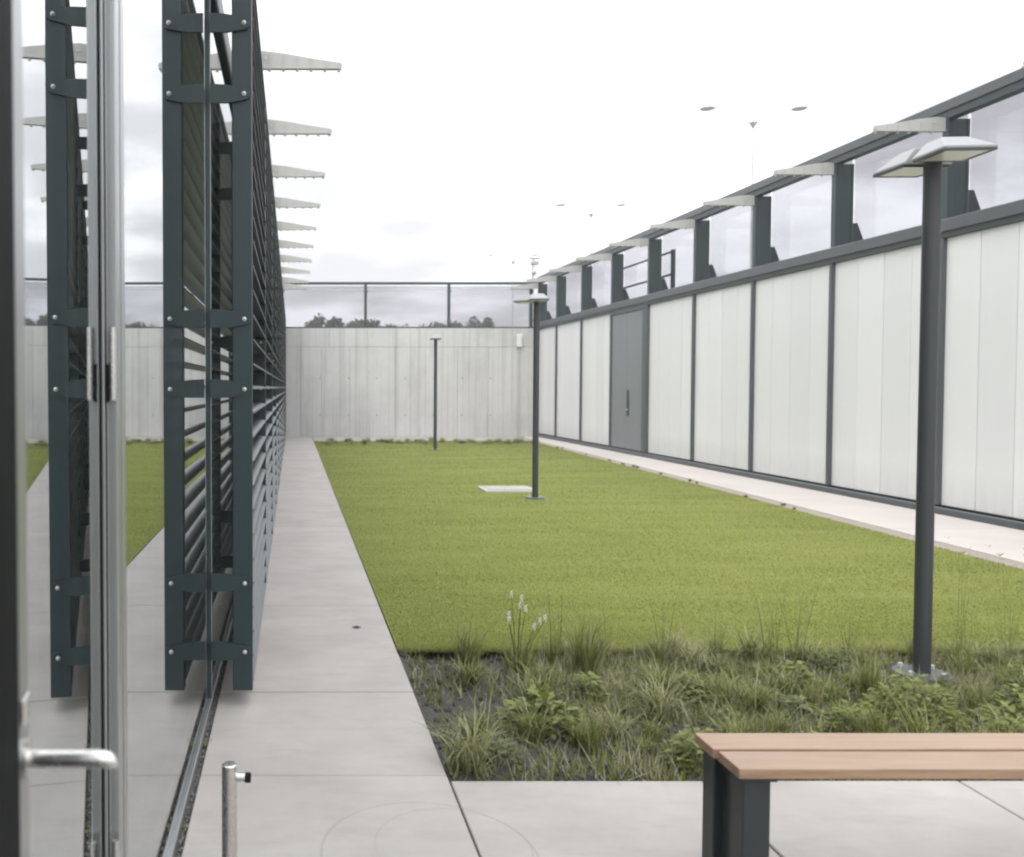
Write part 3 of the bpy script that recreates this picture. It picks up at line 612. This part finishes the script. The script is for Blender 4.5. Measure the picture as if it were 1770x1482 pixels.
# ------------------------------------------------------------------ vegetation
def strip_blades(n, hmin, hmax, wid, spread, droop, segs=4, r0=0.03):
    """curved grass blades rooted round the origin"""
    V, Fq = [], []
    for i in range(n):
        a = rng.uniform(0, 2 * np.pi); h = rng.uniform(hmin, hmax); out = spread * rng.uniform(0.25, 1.0) * h; rr = r0 * math.sqrt(rng.random()); a0 = rng.uniform(0, 2 * np.pi)
        bx_, by_ = rr * math.cos(a0), rr * math.sin(a0); dx, dy = math.cos(a), math.sin(a); tw = rng.uniform(-0.6, 0.6); wx, wy = -math.sin(a + tw), math.cos(a + tw)
        w_ = wid * rng.uniform(0.7, 1.3); b0 = len(V); dr_ = droop * rng.uniform(0.3, 1.4)
        for s in range(segs + 1):
            t = s / segs; o = out * t ** 1.5; z = h * (t - dr_ * t ** 3 * 0.55); ww = w_ * (1 - t ** 1.6) * 0.5 + 0.0003
            V.append((bx_ + dx * o - wx * ww, by_ + dy * o - wy * ww, max(z, 0.0) - 0.01)); V.append((bx_ + dx * o + wx * ww, by_ + dy * o + wy * ww, max(z, 0.0) - 0.01))
        for s in range(segs): q = b0 + 2 * s; Fq.append((q, q + 1, q + 3, q + 2))
    return V, Fq
TUFT = []
for kind, mat in ((0, 'tuft_blade'), (1, 'tuft_blade'), (2, 'tuft_pale'), (3, 'tuft_blade'), (4, 'leaf_fresh'), (5, 'tuft_pale')):
    n, h0, h1, wd, sp, dp = [(150, .10, .26, .006, .75, .9), (110, .14, .34, .0055, .5, .5), (170, .10, .24, .005, 1.1, 1.1), (120, .08, .2, .007, .9, .8), (120, .08, .2, .008, .9, .8), (140, .12, .3, .0045, .85, 1.0)][kind]
    V, Fq = strip_blades(n, h0, h1, wd, sp, dp, r0=0.045); TUFT.append(np_mesh('tussock', V, [np.array(Fq)], mat))
V, Fq = strip_blades(16, .32, .60, .0035, .28, .25, 5, 0.04); STALK = np_mesh('stems', V, [np.array(Fq)], 'tuft_blade')

occupied = [(3.5, 4.78, 0.2), (3.47, 4.55, 0.1), (2.98, 4.12, 0.2), (1.27, 4.86, 0.08), (1.2, 4.12, 0.1)]
spots = []
def free(x, y, r): return all((x - a) ** 2 + (y - b) ** 2 > (r + c) ** 2 for a, b, c in occupied)
tries = 0
while len(spots) < 170 and tries < 6000:
    tries += 1; x = PE + 0.10 + (6.3 - PE) * random.random() ** 0.85; y = random.uniform(BY0 + 0.09, BY1 - 0.04)
    bare = (x < 1.2 and y > 3.8) or math.sin(2.3 * x + 0.7) * math.sin(3.7 * y + x) > 0.55
    if bare and random.random() < 0.72: continue
    r = random.uniform(0.045, 0.085)
    if free(x, y, r): occupied.append((x, y, r)); spots.append((x, y, r))
for i, (x, y, r) in enumerate(spots):
    k = random.choices(range(6), (5, 4, 1.6, 4, 3, 1.8))[0]
    if x > 2.6 and random.random() < 0.35: k = random.choice((3, 4, 1))
    o = put('grass_tussock', TUFT[k], None, (x, y, soil_z(x, y)), random.uniform(0, 6.28)); s = r / 0.065 * random.uniform(0.7, 1.3) * (0.9 if x > 3.3 else 1.0); o.scale = (s, s, s * random.uniform(0.72, 1.0))
    look = ('arching green', 'upright green', 'pale drooping', 'low broad-bladed', 'bright yellow-green', 'pale feathery')[k]
    where = 'in the bed beside the path' if x < 1.3 else 'behind the bench' if y < 3.85 else 'around the bed lamp post' if x > 2.8 else 'at the lawn edge of the bed' if y > 4.75 else 'in the middle of the bed'
    tag(o, f'{look} grass tussock {where}', 'grass', 'grass tussocks in the planting bed')
V, Fq = strip_blades(7, .5, .85, .0035, .2, .12, 6, 0.04)
for q in range(7):                                          # small seed heads on the stem tips
    tip = Vector(V[q * 14 + 12])
    for t_ in range(6):
        b0 = len(V); d = Vector((math.cos(t_ * 2.1), math.sin(t_ * 2.1), 0.8)) * 0.012
        V += [tuple(tip), tuple(tip + d + Vector((0.003, 0, 0))), tuple(tip + d * 1.6), tuple(tip + d - Vector((0.003, 0, 0)))]; Fq.append((b0, b0 + 1, b0 + 2, b0 + 3))
TALL = np_mesh('stems', V, [np.array(Fq)], 'tuft_blade')
for x, y in ((2.5, 5.05), (2.98, 5.08), (2.2, 5.1), (1.85, 5.12), (2.75, 4.95), (3.3, 5.1), (1.55, 5.05)):
    o = put('grass_stalks', STALK, None, (x, y, soil_z(x, y)), random.uniform(0, 6.28)); s = random.uniform(0.75, 1.1); o.scale = (s, s, s)
    tag(o, 'thin grass stalks at the lawn edge of the bed', 'grass', 'grass stalks at the lawn edge')
for x, y in ((3.72, 4.75), (3.85, 4.95), (3.98, 4.8), (4.12, 4.95), (3.8, 4.55), (4.3, 4.8)):
    o = put('grass_stalks', TALL, None, (x, y, soil_z(x, y)), random.uniform(0, 6.28)); s = random.uniform(0.8, 1.1); o.scale = (s, s, s)
    tag(o, 'tall wispy stalks with seed heads beside the bed lamp post', 'grass', 'tall stalks beside the lamp post')
# low ground cover: small leaves, straw and young blades scattered over the soil
def cover(name, n, mat, h0, h1, wd, dens):
    P_ = []
    while len(P_) < n:
        x = random.uniform(PE + 0.02, 7.2); y = random.uniform(BY0 + 0.02, BY1 + 0.06)
        v = 0.5 + 0.5 * math.sin(3.1 * x + 1.3 * math.sin(4 * y)) * math.sin(5.3 * y + 0.8 * math.sin(2.7 * x))
        if x < 1.3 and y > 3.75: v *= 0.35
        if random.random() < dens * v + 0.12 * min(1, x - 0.5): P_.append((x, y))
    P_ = np.array(P_); z = np.array([soil_z(x, y) for x, y in P_])
    V, Fc = blades(P_, rng.uniform(h0, h1, n), rng.uniform(wd * 0.6, wd * 1.4, n), rng.uniform(0.2, 0.97, n), z)
    return put(name, np_mesh(name, V, Fc, mat))
tag(cover('ground_cover', 24000, 'tuft_blade', 0.03, 0.11, 0.009, 0.8), 'low green growth covering the planting bed', 'ground cover', kind='stuff')
tag(cover('fresh_growth', 15000, 'leaf_fresh', 0.025, 0.085, 0.012, 0.6), 'fresh small leaves sprouting between the tussocks', 'ground cover', kind='stuff')
tag(cover('dry_grass', 12000, 'straw', 0.04, 0.16, 0.006, 0.8), 'dry straw lying between the tussocks', 'straw', kind='stuff')

def leaf_clump(n, rx, ry, h, size, mat, name='foliage', droop=0.3):
    V, Fq = [], []
    for i in range(n):
        a = rng.uniform(0, 2 * np.pi); rr = math.sqrt(rng.random()); z = h * (1 - rr ** 2) * rng.uniform(0.25, 1.0) + 0.01
        c = Vector((rx * rr * math.cos(a), ry * rr * math.sin(a), z)); s = size * rng.uniform(0.6, 1.3)
        d = Vector((math.cos(a) + rng.uniform(-.7, .7), math.sin(a) + rng.uniform(-.7, .7), rng.uniform(-droop, 0.6))).normalized(); sd_ = d.cross(Vector((0, 0, 1))).normalized(); up = sd_.cross(d)
        b0 = len(V)
        for (u, v_, wv_) in ((0, 0, 0), (0.45, 0.32, 0.06), (1, 0, -0.08), (0.45, -0.32, 0.06)): V.append(tuple(c + d * (u * s) + sd_ * (v_ * s) + up * (wv_ * s)))
        Fq.append((b0, b0 + 1, b0 + 2, b0 + 3))
    return np_mesh(name, V, [np.array(Fq)], mat)
def plant(x, y, n, rx, ry, h, size, mat, label, cat='plant'):
    t = thing('leafy_plant', label, cat, (x, y, soil_z(x, y)))
    put('foliage', leaf_clump(n, rx, ry, h, size, mat), t)
    m_ = MB()
    for i in range(7):
        a = i * 0.9; m_.path([(0, 0, -0.02), (rx * .4 * math.cos(a), ry * .4 * math.sin(a), h * 0.45), (rx * .6 * math.cos(a), ry * .6 * math.sin(a), h * 0.75)], [0.004, 0.003, 0.002], 5)
    m_.build('stems', 'leaf_mid', t); return t
plant(2.98, 4.14, 1100, 0.24, 0.2, 0.25, 0.036, 'leaf_fresh', 'bright yellow-green leafy plant in front of the bed lamp post')
plant(1.20, 4.12, 170, 0.17, 0.14, 0.17, 0.075, 'leaf_fresh', 'broad-leaved green plant in the bed beside the path')
plant(3.42, 4.05, 260, 0.2, 0.18, 0.15, 0.05, 'leaf_fresh', 'low leafy green plant right of the bed lamp post')
plant(2.42, 4.3, 160, 0.15, 0.13, 0.11, 0.045, 'leaf_mid', 'low dark leafy plant in the middle of the bed')
plant(3.75, 4.3, 300, 0.24, 0.2, 0.18, 0.05, 'leaf_mid', 'spreading dark green plant at the far side of the lamp post')
for i in range(26):
    x, y = random.uniform(0.85, 5.2), random.uniform(BY0 + 0.1, BY1 - 0.1)
    t = thing('leafy_weed', random.choice(('small leafy weed among the grass tussocks', 'young broad-leaved weed in the planting bed')), 'weed', (x, y, soil_z(x, y)), random.uniform(0, 6), 'leafy weeds in the planting bed')
    s_ = random.uniform(0.05, 0.11); put('foliage', leaf_clump(int(30 + 500 * s_), s_, s_, s_ * random.uniform(0.8, 1.5), s_ * 0.45, random.choice(('leaf_fresh', 'leaf_mid', 'leaf_mid'))), t)
for i, (x, y, r_) in enumerate(((1.75, 3.72, .13), (2.05, 4.45, .12), (1.55, 4.5, .10), (2.6, 3.95, .13), (2.3, 3.7, .11), (3.2, 3.8, .12), (2.75, 4.7, .10), (3.55, 4.2, .13), (3.95, 4.6, .14))):
    t = thing('leafy_plant', 'mounded bright green plant among the bed grasses', 'plant', (x, y, soil_z(x, y)), i * 0.7, 'mounded green plants in the bed')
    put('foliage', leaf_clump(380, r_, r_ * 0.85, r_ * 1.3, 0.04, 'leaf_fresh'), t)
# white flowering plant
fp = thing('flowering_plant', 'slender plant with small white flowers beside the path', 'flowering plant', (1.27, 4.86, soil_z(1.27, 4.86)))
V, Fq = strip_blades(110, .12, .3, .007, .55, .5, r0=0.07); put('foliage', np_mesh('foliage', V, [np.array(Fq)], 'tuft_blade'), fp)
for i, (dx, dz) in enumerate(((-0.03, 0.46), (0.035, 0.43), (0.02, 0.395), (0.06, 0.37), (-0.05, 0.35), (-0.055, 0.325), (0.145, 0.34), (0.13, 0.31), (0.085, 0.29))):
    dy = random.uniform(-0.05, 0.05); st_ = MB().path([(dx * 0.2, dy * 0.2, 0), (dx * 0.5, dy * 0.6, dz * 0.6), (dx, dy, dz)], [0.0025, 0.002, 0.0015], 5).build('stem', 'leaf_mid', fp)
    V, Fq = [], []
    for p_ in range(14):
        a = p_ * 2.4; c = Vector((dx, dy, dz - 0.012 + 0.003 * p_)); d = Vector((math.cos(a), math.sin(a), 0.35)).normalized(); s_ = d.cross(Vector((0, 0, 1))).normalized(); b0 = len(V)
        for u, v_ in ((0, 0), (0.007, 0.005), (0.014, 0), (0.007, -0.005)): V.append(tuple(c + d * u + s_ * v_))
        Fq.append((b0, b0 + 1, b0 + 2, b0 + 3))
    put('flower', np_mesh('flower', V, [np.array(Fq)], 'petal'), st_)
# weeds in the slot by the glass
for x, y, s in ((-0.391, 3.88, 0.028), (-0.392, 3.12, 0.020)):
    t = put('weed', leaf_clump(26, s, s, s * 1.1, s * 0.7, 'leaf_fresh', 'weed'), None, (x, y, -0.025)); tag(t, 'tiny yellow-green weed in the slot beside the glass', 'weed', 'weeds in the slot')
# rough grass at the far end of the lawn
for i in range(46):
    x = random.uniform(PE + 0.2, 7.0); y = random.uniform(24.3, 25.6); o = put('grass_tussock', TUFT[random.choice((0, 2, 5))], None, (x, y, 0.0), random.uniform(0, 6.28)); s = random.uniform(0.8, 1.5); o.scale = (s * 1.3, s, s * 0.8)
    tag(o, 'unmown grass tussock along the foot of the concrete wall', 'grass', 'rough grass at the lawn end')
for i in range(16):
    y = random.uniform(9, 24); x = lawn_r(y) + random.uniform(-0.05, 0.08); o = put('grass_tussock', TUFT[random.choice((0, 3))], None, (x, y, 0.0), random.uniform(0, 6.28)); s = random.uniform(0.3, 0.6); o.scale = (s, s, s * 0.8)
    tag(o, 'small grass tuft on the gravel border of the lawn', 'grass', 'tufts on the gravel border')

# trees beyond the wall
def tree(x, y, h, rad, seed, label):
    r_ = np.random.default_rng(seed); t = thing('tree', label, 'tree', (x, y, -0.16), 0, 'trees beyond the concrete wall')
    m_ = MB(); m_.path([(0, 0, 0), (0.1, 0, h * 0.25), (-0.05, 0.1, h * 0.5), (0.05, 0, h * 0.8)], [h * 0.028, h * 0.022, h * 0.016, h * 0.006], 8)
    cl = []
    for i in range(34):
        a = r_.uniform(0, 6.28); q = math.sqrt(r_.random()); z = h * r_.uniform(0.34, 0.93); env = math.sqrt(max(0.05, 1 - ((z / h - 0.6) / 0.42) ** 2)); c = Vector((rad * q * env * math.cos(a), rad * q * env * math.sin(a), z)); cl.append((c, rad * r_.uniform(0.2, 0.36)))
        if i % 3 == 0: m_.path([(0, 0, z * 0.55), tuple(c * 0.6 + Vector((0, 0, z * 0.3))), tuple(c)], [h * 0.01, h * 0.006, h * 0.002], 5)
    m_.build('trunk', 'bark', t)
    V, Fq = [], []
    for c, s in cl:
        for j in range(190):
            d = Vector(r_.normal(size=3)); p = c + d.normalized() * s * r_.uniform(0.35, 1.15); e = Vector(r_.normal(size=3)).normalized(); f = e.cross(Vector(r_.normal(size=3))).normalized(); k = r_.uniform(0.09, 0.22); b0 = len(V)
            V += [tuple(p - e * k), tuple(p + f * k * 0.6), tuple(p + e * k), tuple(p - f * k * 0.6)]; Fq.append((b0, b0 + 1, b0 + 2, b0 + 3))
    put('crown', np_mesh('crown', V, [np.array(Fq)], 'tree_leaf'), t)
LT = 'bushy green tree rising behind the concrete wall'
for i, (x, y, h, rad) in enumerate(((3.0, 75, 8.1, 2.4), (5.2, 77, 7.8, 2.4), (7.6, 79, 7.2, 2.2), (0.2, 76, 7.0, 1.5), (16.2, 75, 7.9, 2.2), (12.9, 74, 7.2, 2.2), (10.4, 78, 6.9, 1.5), (18.9, 80, 6.9, 2.0), (-12.5, 75, 8.0, 2.4), (-8, 78, 7.6, 2.4), (-4.5, 80, 7.0, 1.8), (22.5, 82, 7.2, 1.9), (1.6, 80, 7.6, 2.2), (9.0, 76, 7.2, 1.9), (11.6, 79, 7.4, 2.0), (14.6, 79, 7.7, 2.1), (17.8, 77, 7.5, 2.0), (6.3, 74, 7.4, 2.0), (20.6, 78, 7.2, 1.8))):
    tree(x, y, h, rad, 50 + i, LT)

# ------------------------------------------------------------------ added volume standing in for lens glare over distant things
mh = bpy.data.materials.new('glare_veil'); mh.use_nodes = True; M_['glare_veil'] = mh; mh.node_tree.nodes.clear()
ho = mh.node_tree.nodes.new('ShaderNodeOutputMaterial'); hv = mh.node_tree.nodes.new('ShaderNodeVolumePrincipled')
hv.inputs['Color'].default_value = (0.93, 0.94, 0.95, 1); hv.inputs['Density'].default_value = 0.0026
mh.node_tree.links.new(hv.outputs[0], ho.inputs['Volume'])
tag(MB().box(-72, 72, -42, 127, -2.2, 17).build('glare_veil', 'glare_veil'), 'added pale veil imitating lens glare over the courtyard', 'glare_veil', kind='stuff')
